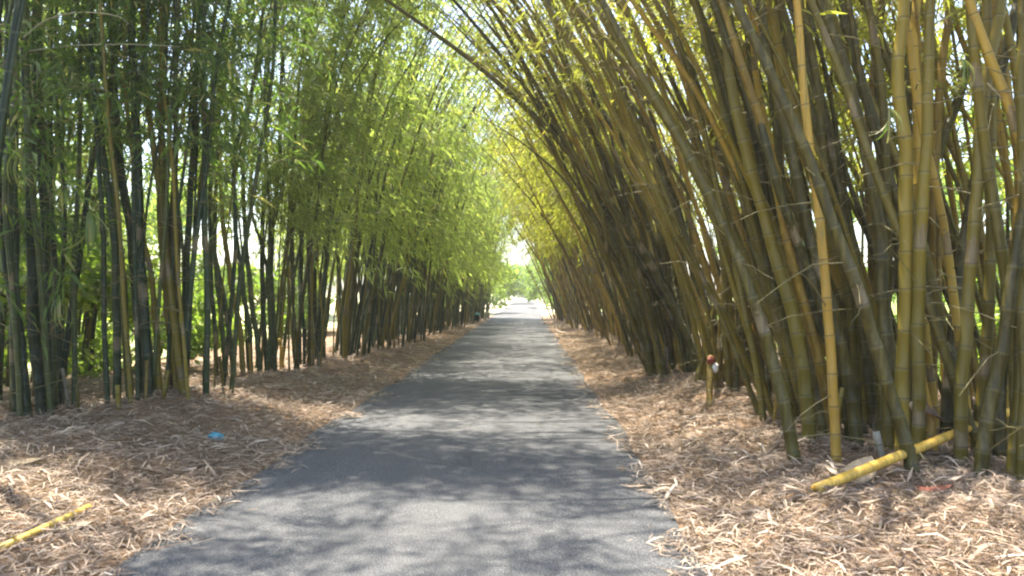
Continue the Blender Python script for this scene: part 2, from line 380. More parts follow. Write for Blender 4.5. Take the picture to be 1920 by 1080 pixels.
def proc_culms(n, spread, side, th0r, th1r, Lr, r0=(.038, .055), seedy=0, pw=(1.3, 2.2), elong=1.5):
    out = []
    for _ in range(n):
        a = random.uniform(0, 2*math.pi); q = math.sqrt(random.random())*spread
        b = np.array([math.cos(a)*q, math.sin(a)*q*elong, 0])
        sx = b[0]/spread
        P = arc(random.uniform(*Lr), random.uniform(*th0r)+sx*.05, random.uniform(*th1r), random.uniform(*pw), random.uniform(-.22, .22)+b[1]/spread*.12)
        rr = random.uniform(*r0)*(1 if random.random() < .65 else random.uniform(.5, .8))
        out.append((kink(P, random.uniform(.03, .16))+b, rr))
    return out
def flip(P):                                                   # towards the road for the right-hand row
    return P*np.array([-1, 1, 1])

TRACE_END = {}
def traced(pts, Y, ky=0.0, base_h=None, extra=6.0, bend=None, arcdir=-1):
    """pixel polyline (bottom to top) at depth Y, slanting in depth by ky per metre of height; then carried on above the frame"""
    P = []
    for px, py in pts:
        y = Y
        for _ in range(4): z = CH+(VY-py)/F*y; y = Y+ky*max(0, z)
        P.append(un(px, py, y))
    P = kink(smooth_curve(P), .02)
    P[0, 2] = min(P[0, 2], float(hgt(P[0, 0], P[0, 1]))-.03)
    T = P[-1]-P[-4]; T /= np.linalg.norm(T); q = P[-1].copy(); add = []
    n = int(extra/.3)
    for i in range(n):
        T = T+np.array([arcdir*.035, 0, -.028*(1+i/n)]); T /= np.linalg.norm(T); q = q+T*.3; add.append(q.copy())
    return np.vstack([P, add]) if add else P

def cut_pole(A, B, r, mat, inter, sag=0.0):
    """hollow cut bamboo: swollen nodes outside, open bore at both ends"""
    A, B = np.array(A), np.array(B); L = np.linalg.norm(B-A); ss, vv, rr = [0], [.2], [1]; s = inter*.55; i = 1
    while s < L-.05:
        for ds, dv, k in ((-.02, -.05, 1), (-.005, -.01, 1.09), (.005, .012, 1.09), (.018, .05, .98)):
            ss.append(s+ds); vv.append(i+dv); rr.append(1+(k-1)*.5)
        s += inter*random.uniform(.85, 1.12); i += 1
    ss.append(L); vv.append(i-.4); rr.append(.95)
    ss = np.array(ss); t = ss/L; C = A+(B-A)*t[:, None]; C[:, 2] -= sag*4*t*(1-t)
    rad = r*np.array(rr)*(1-.12*t)
    D = (B-A)/L; C = np.vstack([C[0]+D*.06, C[0], C, C[-1], C[-1]-D*.06])
    rad = np.r_[rad[0]*.72, rad[0]*.78, rad, rad[-1]*.78, rad[-1]*.72]; vv = np.r_[.3, .3, vv, .3, .3]
    V, Q, uv = tube_np(C, rad, 14, vv)
    # diaphragms closing the bore
    n = len(C); c0 = np.arange(14); extra = []
    V = np.vstack([V, C[0][None], C[-1][None]]); a, b = len(V)-2, len(V)-1
    for k in range(0, 14, 2):
        extra.append([a, (k+2) % 14, k+1, k]); o = (n-1)*14; extra.append([b, o+k, o+k+1, o+(k+2) % 14])
    Q = np.vstack([Q, extra]); uv = np.vstack([uv, np.full((len(extra)*4, 2), .3)])
    return mesh('pole', V, Q, mat, uv)
def hash_(t): return sum(ord(c)*(i+1) for i, c in enumerate(t))
def clump(label, base, traces, procs, pmat, mats, leaf, fol, group='bamboo clumps lining the road', fine=True, sides=8):
    """traces: (curve in world space, radius, material, label); procs: local curves"""
    base = np.array([base[0], base[1], float(hgt(base[0], base[1]))])
    root = empty('bamboo_clump', tuple(base)); tag(root, label, 'bamboo', group)
    curves = []; random.seed(hash_(label))
    for P, r, m, lb in traces:
        o = link('culm', culm_mesh(P-base, r, m, True, 10), root); curves.append(P-base)
        if lb: o['label'] = lb
    for P, r in procs:
        hz = float(hgt(base[0]+P[0, 0], base[1]+P[0, 1]))-base[2]-.04
        P = P+np.array([0, 0, hz])
        link('culm', culm_mesh(P, r, random.choice(mats), fine, sides), root); curves.append(P)
    for _ in range(8):
        b = procs[random.randrange(len(procs))][0][0]+np.array([random.uniform(-.25, .25), random.uniform(-.35, .1), 0]); b[2] = float(hgt(base[0]+b[0], base[1]+b[1]))-base[2]
        tp = b+np.array([random.uniform(-.1, .1), random.uniform(-.1, .1), random.uniform(.15, .6)])
        link('stub', cut_pole(tp, b-np.array([0, 0, .06]), random.uniform(.018, .036), random.choice([M_CULM_GY, M_CULM_GO, M_CULM_OL]), .16), root)
    add_foliage(root, curves, leaf, **fol)
    return root

OD, DK, OL, GO, YE = M_CULM_OD, M_CULM_DK, M_CULM_OL, M_CULM_GO, M_CULM_YE
def T(pts, Y, w, m, lb=None, **k):
    return (traced(pts, Y, **k), w/2/F*Y, m, lb)

# ---- right-hand foreground
a0 = clump('olive and golden bamboo clump at the right edge, behind the fallen yellow pole', (4.1, 6.5), [
    T([(1703, 884), (1672, 760), (1625, 610), (1560, 430), (1480, 230), (1390, 20), (1365, -60)], 6.0, 26, OL, 'thick olive culm leaning far to the left across its neighbours', ky=.05, extra=5),
    T([(1662, 850), (1658, 700), (1652, 560), (1640, 400), (1592, 190), (1528, -20)], 6.9, 26, OL, ky=.03, extra=5),
    T([(1695, 850), (1690, 640), (1668, 400), (1625, 200), (1565, -10)], 7.4, 24, OL, extra=5),
    T([(1685, 860), (1690, 600), (1688, 330), (1682, 150), (1690, -20)], 6.6, 30, OL, extra=5, ky=-.02),
    T([(1712, 862), (1714, 640), (1722, 400), (1728, 200), (1742, -20)], 6.5, 24, OL, ky=-.03),
    T([(1790, 900), (1795, 700), (1806, 500), (1822, 330), (1845, 150), (1870, -20)], 6.3, 24, OD),
    T([(1762, 890), (1768, 720), (1785, 540), (1812, 380), (1850, 200), (1893, 20)], 7.2, 24, OD),
    T([(1815, 870), (1836, 640), (1848, 420), (1847, 200), (1836, -20)], 6.6, 21, OL, ky=-.05),
    T([(1822, 912), (1850, 720), (1885, 520), (1925, 330), (1960, 150)], 6.0, 26, OL),
    T([(1880, 915), (1900, 690), (1908, 420), (1900, 180), (1912, -20)], 6.0, 24, OL),
    T([(1900, 928), (1905, 740), (1912, 560), (1935, 380), (1950, 200)], 5.85, 22, OL),
    T([(1860, 905), (1862, 700), (1905, 480), (1960, 260)], 6.4, 24, OD),
    T([(1640, 845), (1632, 560), (1620, 300), (1640, 100), (1650, -20)], 8.4, 22, GO),
    T([(1730, 840), (1740, 560), (1745, 300), (1762, 100), (1772, -20)], 8.2, 20, GO, 'golden yellow culm among olive ones'),
    T([(1750, 860), (1722, 600), (1715, 300), (1705, 100), (1716, -20)], 7.6, 22, GO),
    T([(1860, 880), (1880, 560), (1895, 330), (1870, 120), (1855, -20)], 7.4, 20, GO),
    T([(1600, 840), (1640, 620), (1700, 420), (1790, 180), (1850, -20)], 8.4, 22, OD),
    T([(1738, 880), (1735, 800), (1728, 700)], 6.6, 26, YE, 'short broken yellow culm', extra=0),
  ], [(flip(P)+np.array([.9, .6, 0]), r) for P, r in proc_culms(34, 1.35, 1, (-.15, .30), (.3, 1.2), (9, 13), (.04, .055))],
  None, [OL, OL, OD, GO], M_LEAF_R, dict(start=4.2, per_m=3.2, nleaf=10, leafL=.17, blen=(.5, 1.6), twigs=True))
a1 = clump('olive bamboo clump with one bright yellow culm, left of the fallen yellow pole', (3.0, 7.3), [
    T([(1562, 862), (1557, 720), (1545, 560), (1528, 400), (1508, 200), (1490, -20)], 6.5, 19, YE, 'bright yellow culm standing among olive ones'),
    T([(1486, 866), (1466, 760), (1440, 640), (1395, 520), (1345, 410), (1290, 300), (1215, 160), (1120, -20)], 6.6, 25, OL, 'thick olive culm arching left over the verge', ky=.12, extra=4),
    T([(1512, 850), (1508, 740), (1480, 600), (1435, 420), (1385, 230), (1345, -20)], 7.2, 26, OL, ky=.05),
    T([(1545, 845), (1530, 720), (1500, 540), (1462, 380), (1420, 230), (1370, 60), (1350, -20)], 7.6, 26, OL, ky=.04),
    T([(1600, 850), (1590, 740), (1560, 600), (1520, 470), (1480, 300), (1440, 120), (1420, -20)], 7.2, 26, OL, ky=.04),
    T([(1628, 840), (1610, 700), (1580, 540), (1530, 360), (1480, 190), (1450, 60), (1440, -20)], 8.0, 24, OL),
    T([(1640, 850), (1625, 700), (1600, 500), (1550, 320), (1500, 150), (1455, -20)], 7.8, 23, OD),
    T([(1585, 840), (1570, 620), (1545, 420), (1480, 170), (1430, -20)], 8.6, 20, GO),
    T([(1526, 845), (1522, 640), (1515, 420), (1480, 240), (1455, -20)], 8.8, 18, OD),
  ], [(flip(P)+np.array([.5, 1.0, 0]), r) for P, r in proc_culms(34, .85, 1, (-.02, .40), (.6, 1.3), (9, 13), (.042, .058))],
  None, [OL, OL, OD, GO], M_LEAF_R, dict(start=4.6, per_m=3.0, nleaf=10, leafL=.17, blen=(.5, 1.6), twigs=True))
a2 = clump('bamboo clump hung with a red and white wrapper, third along the right verge', (3.4, 11.2), [
    T([(1345, 755), (1350, 600), (1362, 400), (1352, 200), (1335, -20)], 11, 13, GO),
    T([(1372, 755), (1385, 560), (1400, 350), (1420, 150)], 11.1, 13, OL),
    T([(1400, 755), (1392, 600), (1370, 420), (1320, 200), (1250, -20)], 11.3, 13, OL),
    T([(1430, 758), (1415, 600), (1370, 430), (1310, 270), (1235, 90), (1180, -20)], 11.2, 14, OL),
    T([(1300, 735), (1328, 620), (1360, 500), (1395, 380), (1440, 240)], 11.8, 13, OL),
  ], [(flip(P), r) for P, r in proc_culms(38, .85, 1, (-.12, .38), (.5, 1.15), (9, 13), (.038, .052))],
  None, [OL, OL, GO, GO], M_LEAF_R, dict(start=4.6, per_m=3.4, nleaf=11, leafL=.17, twigs=True))
a3 = clump('dense bamboo clump with dark culms arching furthest over the road, fourth on the right', (2.75, 13.8), [
    T([(1318, 715), (1290, 640), (1232, 520), (1165, 410), (1100, 325), (1000, 215), (860, 95), (715, -8)], 13.0, 15, OD, 'long dark culm arching furthest over the road', extra=4),
    T([(1310, 712), (1250, 580), (1175, 455), (1105, 345), (1050, 260), (955, 125), (845, -10)], 13.2, 13, OD, 'second long dark arching culm', extra=4),
    T([(1222, 710), (1205, 610), (1165, 490), (1110, 365), (1060, 262), (1000, 152), (925, 20)], 13.4, 12, OL),
    T([(1240, 712), (1222, 600), (1190, 505), (1135, 360), (1080, 225), (985, 40), (950, -20)], 13.2, 15, OL),
    T([(1262, 712), (1245, 600), (1205, 485), (1160, 365), (1110, 242), (1062, 120), (1025, -10)], 13.6, 14, OL),
    T([(1232, 710), (1212, 600), (1182, 490), (1120, 350), (1060, 215), (975, 70), (905, -20)], 13.9, 11, OL),
    T([(1285, 715), (1262, 600), (1235, 480), (1200, 340), (1160, 200), (1110, 60), (1080, -20)], 13.5, 13, OL),
    T([(1300, 716), (1285, 600), (1262, 480), (1235, 320), (1190, 150), (1150, -20)], 13.8, 13, GO),
    T([(1215, 708), (1196, 600), (1150, 480), (1085, 370), (1020, 300), (960, 255)], 14.0, 10, OD, extra=1),
  ], [(flip(P), r) for P, r in proc_culms(42, .65, 1, (.03, .42), (.5, 1.15), (8, 12), (.036, .05))],
  None, [OL, OL, OD, GO], M_LEAF_R, dict(thin=.6, start=5.2, per_m=3.4, nleaf=11, leafL=.17, twigs=True))

# ---- left-hand foreground
b0 = clump('dark green bamboo clump at the left edge of the photo', (-5.9, 8.7), [
    T([(70, 805), (55, 640), (45, 450), (38, 240), (33, -20)], 8.7, 22, DK, arcdir=1),
    T([(90, 800), (80, 600), (70, 400), (62, 200), (58, -20)], 9.0, 20, DK, arcdir=1),
    T([(105, 800), (95, 600), (84, 400), (80, 200), (78, -20)], 9.2, 14, DK, arcdir=1),
    T([(20, 815), (14, 600), (8, 380), (-15, 150)], 8.6, 17, DK, arcdir=1),
    T([(40, 812), (22, 640), (-8, 450), (-30, 300)], 8.4, 16, DK, arcdir=1),
  ], [(P+np.array([-.5, .2, 0]), r) for P, r in proc_culms(22, .95, 1, (-.14, .14), (.8, 1.6), (11, 14), (.026, .05), pw=(2.6, 3.6))],
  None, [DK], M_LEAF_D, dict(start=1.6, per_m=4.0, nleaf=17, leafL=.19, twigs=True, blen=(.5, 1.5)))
b1 = clump('dark green bamboo clump on the left standing on a raised heap of dry leaves', (-4.65, 9.3), [
    T([(212, 785), (208, 620), (203, 420), (172, 200), (125, -20)], 9.0, 15, DK, arcdir=1),
    T([(240, 790), (225, 600), (212, 420), (190, 160), (150, -20)], 9.2, 15, DK, arcdir=1),
    T([(262, 792), (248, 600), (235, 420), (205, 180), (192, -20)], 9.4, 16, DK, arcdir=1),
    T([(275, 792), (262, 560), (250, 330), (240, 150), (238, -20)], 9.0, 20, DK, arcdir=1),
    T([(290, 790), (268, 640), (240, 460), (212, 260), (205, 60), (200, -20)], 9.3, 17, DK, arcdir=1),
    T([(322, 792), (312, 620), (318, 420), (324, 200), (317, -20)], 9.3, 13, OL, arcdir=1),
    T([(345, 795), (326, 640), (304, 480), (284, 320), (268, 150), (258, -20)], 9.1, 14, OL, arcdir=1),
    T([(352, 790), (335, 660), (345, 480), (358, 250), (364, -20)], 9.6, 14, DK, arcdir=1),
    T([(380, 800), (382, 600), (380, 400), (376, 200), (372, -20)], 9.3, 13, DK, arcdir=1, lb='straight dark culm with grey nodes'),
    T([(300, 790), (285, 640), (275, 520), (262, 430), (255, 380)], 9.2, 12, OL, arcdir=1),
    T([(335, 795), (318, 680), (305, 560), (296, 440), (292, 300), (294, 100)], 9.2, 13, OL, arcdir=1),
  ], [(P+np.array([.1, .1, 0]), r) for P, r in proc_culms(20, .65, 1, (-.14, .14), (1.2, 1.9), (11, 14), (.022, .04), pw=(2.6, 3.6))],
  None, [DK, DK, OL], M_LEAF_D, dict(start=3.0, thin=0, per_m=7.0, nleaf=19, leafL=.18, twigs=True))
b2 = clump('bamboo clump with spaced culms and bright gaps, third along the left verge', (-4.75, 12.9), [
    T([(402, 735), (398, 640), (392, 520), (385, 380)], 12.6, 9, DK, arcdir=1),
    T([(420, 728), (412, 620), (400, 500), (398, 380), (405, 200)], 12.7, 10, DK, arcdir=1),
    T([(436, 725), (428, 640), (410, 540), (392, 430), (390, 300)], 12.8, 11, DK, arcdir=1),
    T([(452, 722), (446, 620), (428, 520), (412, 420), (405, 250)], 12.9, 11, OL, arcdir=1),
    T([(468, 718), (462, 620), (448, 520), (436, 380), (430, 200)], 13.0, 10, DK, arcdir=1),
    T([(485, 712), (478, 630), (462, 520), (452, 380)], 13.1, 11, DK, arcdir=1),
    T([(498, 708), (492, 600), (486, 480), (495, 300), (500, 100)], 13.4, 10, DK, arcdir=1),
    T([(512, 700), (508, 600), (505, 480), (520, 280), (524, 60)], 13.6, 11, DK, arcdir=1),
  ], [(P+np.array([.2, .9, 0]), r) for P, r in proc_culms(22, .65, 1, (-.12, .14), (.6, 1.5), (9, 13), (.022, .038), pw=(2., 3.2))],
  None, [DK, DK, OL], M_LEAF_L, dict(start=2.5, thin=.1, per_m=6.5, nleaf=24, leafL=.19, twigs=True, blen=(.5, 1.8), bias=.25))

# ---- prototypes for the rows further away; every copy is a thing with its culms and foliage
def proto(seed, sgn, n, th0, th1, mats, leaf, fol, spread=.85, Lr=(9, 12.5), rad=(.032, .046), pw=None):
    random.seed(seed); root = empty('bamboo_clump', (0, 0, 0)); curves = []
    for P, r in proc_culms(n, spread, sgn, th0, th1, Lr, rad):
        if sgn < 0: P = flip(P)
        P = P+np.array([0, 0, -.05])
        link('culm', culm_mesh(P, r, random.choice(mats), False, 6), root); curves.append(P)
    add_foliage(root, curves, leaf, **fol)
    return root
def copy_tree(o, parent=None):
    c = o.copy(); COL.objects.link(c); c.parent = parent
    for ch in list(o.children): copy_tree(ch, c)
    return c
LP = [proto(100+i, 1, 46, (-.09, .17), (.3, 1.2), [DK, DK, OL, OD], M_LEAF_L, rad=(.024, .040), fol=dict(start=2.3, per_m=2.8, nleaf=22, leafL=.22, blen=(.5, 2.0), bias=.25)) for i in range(3)]
RP = [proto(200+i, -1, 42, (-.02, .40), (.5, 1.25), [OL, GO, GO, GO, OD], M_LEAF_R, rad=(.026, .042), fol=dict(start=3.4, per_m=2.7, nleaf=22, leafL=.22, blen=(.5, 1.7))) for i in range(3)]
used = set()
def place(pr, x, y, rz, sc, label, group='bamboo clumps lining the road'):
    root = pr if pr.name not in used else copy_tree(pr)
    used.add(pr.name)
    root.location = (x, y, float(hgt(x, y))); root.rotation_euler = (0, 0, rz); root.scale = (sc, sc, sc)
    tag(root, label, 'bamboo', group); return root
ORD = ['first', 'second', 'third', 'fourth', 'fifth', 'sixth', 'seventh', 'eighth', 'ninth', 'tenth', 'eleventh', 'twelfth', 'thirteenth', 'fourteenth']
Lrow = [(-4.45, 16.8), (-4.25, 19.8), (-4.1, 22.8), (-3.95, 26), (-3.8, 29.5), (-3.6, 33), (-3.4, 37), (-3.2, 41), (-3.1, 45)]
random.seed(5)
for i, (x, y) in enumerate(Lrow):
    place(LP[i % 3], x, y, random.uniform(-.25, .25), random.uniform(.9, 1.08),
          f'leafy green bamboo clump, {ORD[i+3]} along the left verge from the camera')
Rrow = [(3.1, 17.2), (3.1, 20.5), (3.0, 24), (2.85, 27.5), (2.7, 31), (2.55, 35), (2.4, 39), (2.3, 43.5)]
for i, (x, y) in enumerate(Rrow):
    place(RP[i % 3], x, y, random.uniform(-.25, .25), random.uniform(.9, 1.08),
          f'golden brown bamboo clump leaning over the road, {ORD[i+4]} along the right verge')
for i, (x, y, pr) in enumerate([(5.6, 10.0, 0), (6.0, 14.2, 1), (5.8, 19, 2), (5.6, 25, 0), (7.6, 8.0, 1)]):
    place(RP[pr], x, y, random.uniform(-.5, .5), random.uniform(.85, 1.0),
          f'bamboo clump half hidden behind the right hand row, {ORD[i]} of the back row', 'bamboo clumps in the right back row')

for i, (x, y, pr) in enumerate([(-8.3, 12.2, 0), (-8.4, 27, 2), (-6.6, 33, 0), (-6.2, 39, 1), (-5.8, 46, 2)]):
    place(LP[pr], x, y, random.uniform(-.5, .5), random.uniform(.9, 1.05),
          f'green bamboo clump half hidden behind the left hand row, {ORD[i]} of the back row', 'bamboo clumps in the left back row')

random.seed(77); CN = []  # bamboo added out of view, leafed only high up, to dapple the near road
shade_clump = empty('bamboo_clump', (-5.3, 5.4, float(hgt(-5.3, 5.4)))); tag(shade_clump, 'added unseen dark green bamboo clump outside the left edge, its crown shading the near road', 'bamboo', 'bamboo clumps lining the road')
for P, r_ in proc_culms(30, .9, 1, (-.05, .15), (1.3, 2.0), (11.5, 14), (.03, .045), pw=(2.6, 3.6)):
    link('culm', culm_mesh(P-np.array([0, 0, .05]), r_, DK, False, 6), shade_clump); CN.append(P)
add_foliage(shade_clump, CN, M_LEAF_L, start=6.8, thin=0, per_m=4.5, nleaf=20, leafL=.19)

# ---------------------------------------------------------------- shrubs and trees outside the avenue
def tree_mesh(seed, h, cr, nl, leafL, trunk_r, low=.25):
    r = np.random.default_rng(seed); Vs, Qs, n0 = [], [], 0
    th = h*.55
    P = np.stack([np.linspace(0, r.normal(0, .3), 7), np.linspace(0, r.normal(0, .3), 7), np.linspace(-.1, th, 7)], 1)
    tips = []
    v, q, _ = tube_np(P, np.linspace(trunk_r, trunk_r*.45, 7), 8); Vs.append(v); Qs.append(q); n0 += len(v)
    for k in range(11):
        f = r.uniform(low, 1); st = P[0]+(P[-1]-P[0])*f; az = r.uniform(0, 6.28); L = cr*r.uniform(.7, 1.1)
        e = st+np.array([math.cos(az)*L, math.sin(az)*L, h*r.uniform(.1, .42)]); m = (st+e)/2+np.array([0, 0, .12*L])
        B = smooth_curve([st, m, e])[::4]
        v, q, _ = tube_np(B, np.linspace(trunk_r*.4, .012, len(B)), 5); Vs.append(v); Qs.append(q+n0); n0 += len(v)
        tips += [(e, r.uniform(.28, .42)*cr), (m, r.uniform(.2, .35)*cr)]
        for _ in range(2): tips.append((e+r.normal(0, .3*cr, 3)*[1, 1, .6], r.uniform(.18, .34)*cr))
    C = np.array([t[0] for t in tips]); S = np.array([t[1] for t in tips])
    idx = r.integers(0, len(C), nl); off = r.normal(0, 1, (nl, 3)); off /= np.linalg.norm(off, axis=1)[:, None]
    pos = C[idx]+off*(S[idx]*r.random(nl)**.4)[:, None]*[1, 1, .7]; pos = pos[pos[:, 2] > .1]; idx = idx[:len(pos)]; nl = len(pos)
    ld = r.normal(0, 1, (nl, 3)); ld[:, 2] -= .4; ld /= np.linalg.norm(ld, axis=1)[:, None]
    sd = np.cross(ld, r.normal(0, 1, (nl, 3))); sd /= np.linalg.norm(sd, axis=1)[:, None]
    ll = leafL*r.lognormal(0, .3, nl)[:, None]
    V = np.stack([pos, pos+ld*ll*.5-sd*ll*.24, pos+ld*ll, pos+ld*ll*.5+sd*ll*.24], 1).reshape(-1, 3)
    t = np.clip(r.normal(.5, .25, nl), 0, 1)
    return (mesh('trunk', np.concatenate(Vs), np.concatenate(Qs), M_BARK), mesh('crown', V, np.arange(len(V)).reshape(-1, 4), M_TREE, tint=t, smooth=False))
TM = [tree_mesh(1, 7, 2.8, 9000, .22, .16), tree_mesh(2, 9, 3.4, 11000, .24, .2), tree_mesh(3, 2.6, 1.5, 6000, .15, .05, .0)]
def tree(kind, x, y, rz, sc, name, label, cat, group):
    root = empty(name, (x, y, float(hgt(x, y))), rz); root.scale = (sc,)*3; tag(root, label, cat, group)
    link('trunk', TM[kind][0], root); link('crown', TM[kind][1], root)
LAB = ORD
far = [(-5.2, 53, 0, .85), (3.6, 52, 0, .8), (-6.5, 62, 0, .9), (-8, 78, 1, .9), (-5.5, 98, 0, 1.0), (4.5, 60, 0, .75), (3.8, 72, 0, .95), (6, 86, 1, .9), (3.5, 104, 0, 1.1), (-8.5, 138, 1, 1.1), (6, 140, 1, 1.2), (-10, 120, 1, 1.1)]
for i, (x, y, k, s) in enumerate(far):
    side = 'left' if x < -1 else 'right'
    tree(k, x, y, i*1.3, s, 'roadside_tree', f'pale sunlit tree beyond the bamboo tunnel, {side} of the road, {ORD[i]} in distance', 'tree', 'sunlit trees beyond the bamboo tunnel')
sh = [(-8.2, 11.0, 1.15), (-7.2, 13.2, .9), (-9.5, 14, 1.2), (-10.5, 18.5, 1.1), (-9.5, 24, 1.3), (9.0, 11.5, 1.0), (9.5, 16, 1.2), (8.5, 22, 1.2)]
for i, (x, y, s) in enumerate(sh):
    side = 'left' if x < 0 else 'right'
    tree(2, x, y, i*2.1, s, 'shrub', f'leafy green shrub seen between the {side} hand bamboo culms, {ORD[i if x < 0 else i-5]} from the camera', 'shrub', f'shrubs behind the {side} bamboo row')
for i, (x, y, s_) in enumerate([(-5.2, 57, 1.9), (3.9, 58, 1.7), (-5.0, 74, 2.2), (3.6, 77, 2.2), (-4.5, 100, 2.6), (3.6, 112, 2.8), (-2.6, 205, 4.2), (1.8, 210, 4.6)]):
    tree(2, x, y, i*1.9, s_, 'roadside_bush', f'pale hazy bush at the end of the road, {ORD[i//2]} pair, {"left" if x < 0 else "right"} side', 'bush', 'bushes beyond the bamboo tunnel')
bk = [(-20, 14, 0, 1.0), (-24, 24, 1, 1.0), (-19, 36, 1, 1.1), (-15, 50, 0, 1.1), (15, 9, 0, 1.0), (16, 18, 1, .9), (17, 28, 1, 1.0), (14, 42, 0, 1.1)]
for i, (x, y, k, s) in enumerate(bk):
    side = 'left' if x < 0 else 'right'
    tree(k, x, y, i*1.7, s, 'field_tree', f'broadleaf tree in the field behind the {side} bamboo row, {ORD[i % 4]} from the camera', 'tree', f'trees in the field on the {side}')

# ---------------------------------------------------------------- small things on the verges
def gr(px, py, up=0.0):
    h = 0.1
    for _ in range(12):
        p = at(px, py, h); h = h*.4+(float(hgt(p[0], p[1]))+up)*.6
    return p
def join(parts):
    V, Q, n = [], [], 0
    for v, q in parts: V.append(v); Q.append(np.asarray(q)+n); n += len(v)
    return np.concatenate(V), np.concatenate(Q)
g0 = gr(1523, 914, .035); e = un(1880, 768, 6.85)
tag(link('fallen_bamboo_pole', cut_pole(g0, e, .039, M_POLE, .40)), 'thick yellow cut bamboo pole slanting up from the litter against the right hand culms', 'bamboo pole', 'cut bamboo poles')
g1 = gr(158, 955, .03); g2 = gr(-60, 1055, .03)
tag(link('fallen_bamboo_pole', cut_pole(g1, g2, .023, M_POLE, .36)), 'thin yellow bamboo pole lying in dry leaves on the left verge', 'bamboo pole', 'cut bamboo poles')
M_HUSK = plain('husk', (.42, .31, .19), .8, 22, .4); M_HUSKP = plain('husk_pale', (.46, .35, .23), .75, 18, .25)
def husk(name, p, L, W, curl, az, el, mat, label, cat='culm sheath', seed=0, group='dry culm sheaths', roll=0):
    """a papery culm sheath: pointed curled shell with real thickness"""
    n, m = 14, 9; r = np.random.default_rng(seed); out = []
    for th in (0, .004):
        g = []
        for i in range(n):
            t = i/(n-1); w = W*(math.sin(math.pi*min(1, .25+t*.75))**.7+.04)
            for j in range(m):
                a = (j/(m-1)-.5)*curl
                rad = w/max(.4, curl)-th
                g.append([L*(t-.5), rad*math.sin(a)*1.6, w/curl*.9-rad*math.cos(a)+.08*L*math.sin(2.6*t)+.006*math.sin(9*t+a*3)])
        out.append(np.array(g))
    V = np.vstack(out); N = n*m; Q = []
    for o in (0, N):
        for i in range(n-1):
            for j in range(m-1):
                a = o+i*m+j; q = [a, a+1, a+m+1, a+m]; Q.append(q if o == 0 else q[::-1])
    rim = [i*m for i in range(n)]+[(n-1)*m+j for j in range(1, m)]+[i*m+m-1 for i in range(n-2, -1, -1)]+[j for j in range(m-2, 0, -1)]
    for k in range(len(rim)): a, b = rim[k], rim[(k+1) % len(rim)]; Q.append([a, b, b+N, a+N])
    cr, sr = math.cos(roll), math.sin(roll); V = V@np.array([[1, 0, 0], [0, cr, sr], [0, -sr, cr]])
    ce, se = math.cos(el), math.sin(el); V = V@np.array([[ce, 0, se], [0, 1, 0], [-se, 0, ce]])
    ca, sa = math.cos(az), math.sin(az); V = V@np.array([[ca, sa, 0], [-sa, ca, 0], [0, 0, 1]])
    o = link(name, mesh(name, V, np.array(Q), mat)); o.location = tuple(p); tag(o, label, cat, group); return o
p = gr(126, 984, .03); husk('culm_sheath', p, .26, .11, 1.6, .2, .05, M_HUSKP, 'pale curled culm sheath lying against the thin yellow pole on the left', seed=1, roll=math.pi)
p = gr(1600, 872, .10); husk('culm_sheath', p, .36, .20, 1.2, .5, .5, M_HUSK, 'broad brown culm sheath propped behind the thick yellow pole', seed=2, roll=math.pi)
p = gr(1575, 880, .06); husk('culm_sheath', p, .30, .12, 1.5, 2.4, .25, M_HUSKP, 'pale tan culm sheath lying just left of the propped brown one', seed=3, roll=math.pi)
p = un(1735, 775, 6.55); husk('culm_sheath', p, .30, .14, 2.2, .3, -.5, plain('husk_dark', (.16, .10, .06), .85, 14, .6), 'dark brown peeling sheath hanging on the short broken yellow culm', seed=4, roll=.6)
p = un(1712, 768, 6.5); husk('culm_sheath', p, .17, .10, 1.8, 1.1, -1.1, M_HUSKP, 'small whitish sheath flap beside the dark peeling sheath', seed=5)
p = gr(1742, 905, .07); husk('culm_sheath', p, .24, .10, 1.7, -.5, .25, plain('husk_red', (.20, .06, .035), .8, 16, .4), 'reddish brown sheath at the foot of the short broken yellow culm', seed=6, roll=math.pi)
p = gr(20, 860, .05); husk('culm_sheath', p, .5, .14, 1.4, .1, .05, M_HUSK, 'long greyish sheath lying at the left edge in front of the dark clump', seed=7, roll=math.pi)
p = gr(600, 700, .05); husk('culm_sheath', p, .55, .16, 1.4, 2.6, .25, M_HUSK, 'brown sheath on the leaf heap under the fourth left clump', seed=8, roll=math.pi)
# cut grey stump in front of the yellow culm
b = gr(1652, 866); tpt = un(1634, 806, b[1]+.05)
tag(link('bamboo_stump', cut_pole(tpt, b-np.array([0, 0, .05]), .034, M_CULM_GY, .2)), 'short grey cut bamboo stump just behind the thick yellow pole', 'stump')
# crumpled blue scrap
def crumple(name, p, size, mat, seed, label, cat, flat=.45, group=None):
    r = np.random.default_rng(seed); nu, nv = 14, 9; V = []
    for i in range(nv):
        ph = math.pi*(i+.5)/nv
        for j in range(nu):
            a = 2*math.pi*j/nu; k = 1+r.normal(0, .20)
            V.append([size[0]*k*math.sin(ph)*math.cos(a), size[1]*k*math.sin(ph)*math.sin(a), size[2]*(k*math.cos(ph)+.6)])
    V += [[0, 0, size[2]*1.5], [0, 0, -size[2]*.35]]; Q = []
    for i in range(nv-1):
        for j in range(nu): a = i*nu+j; b2 = i*nu+(j+1) % nu; Q.append([a, a+nu, b2+nu, b2])
    T_, B_ = len(V)-2, len(V)-1
    for j in range(0, nu, 2):
        Q.append([T_, j, (j+1) % nu, (j+2) % nu]); o = (nv-1)*nu; Q.append([B_, o+(j+2) % nu, o+(j+1) % nu, o+j])
    o = link(name, mesh(name, np.array(V), np.array(Q), mat, smooth=False)); o.location = tuple(p); return tag(o, label, cat, group)
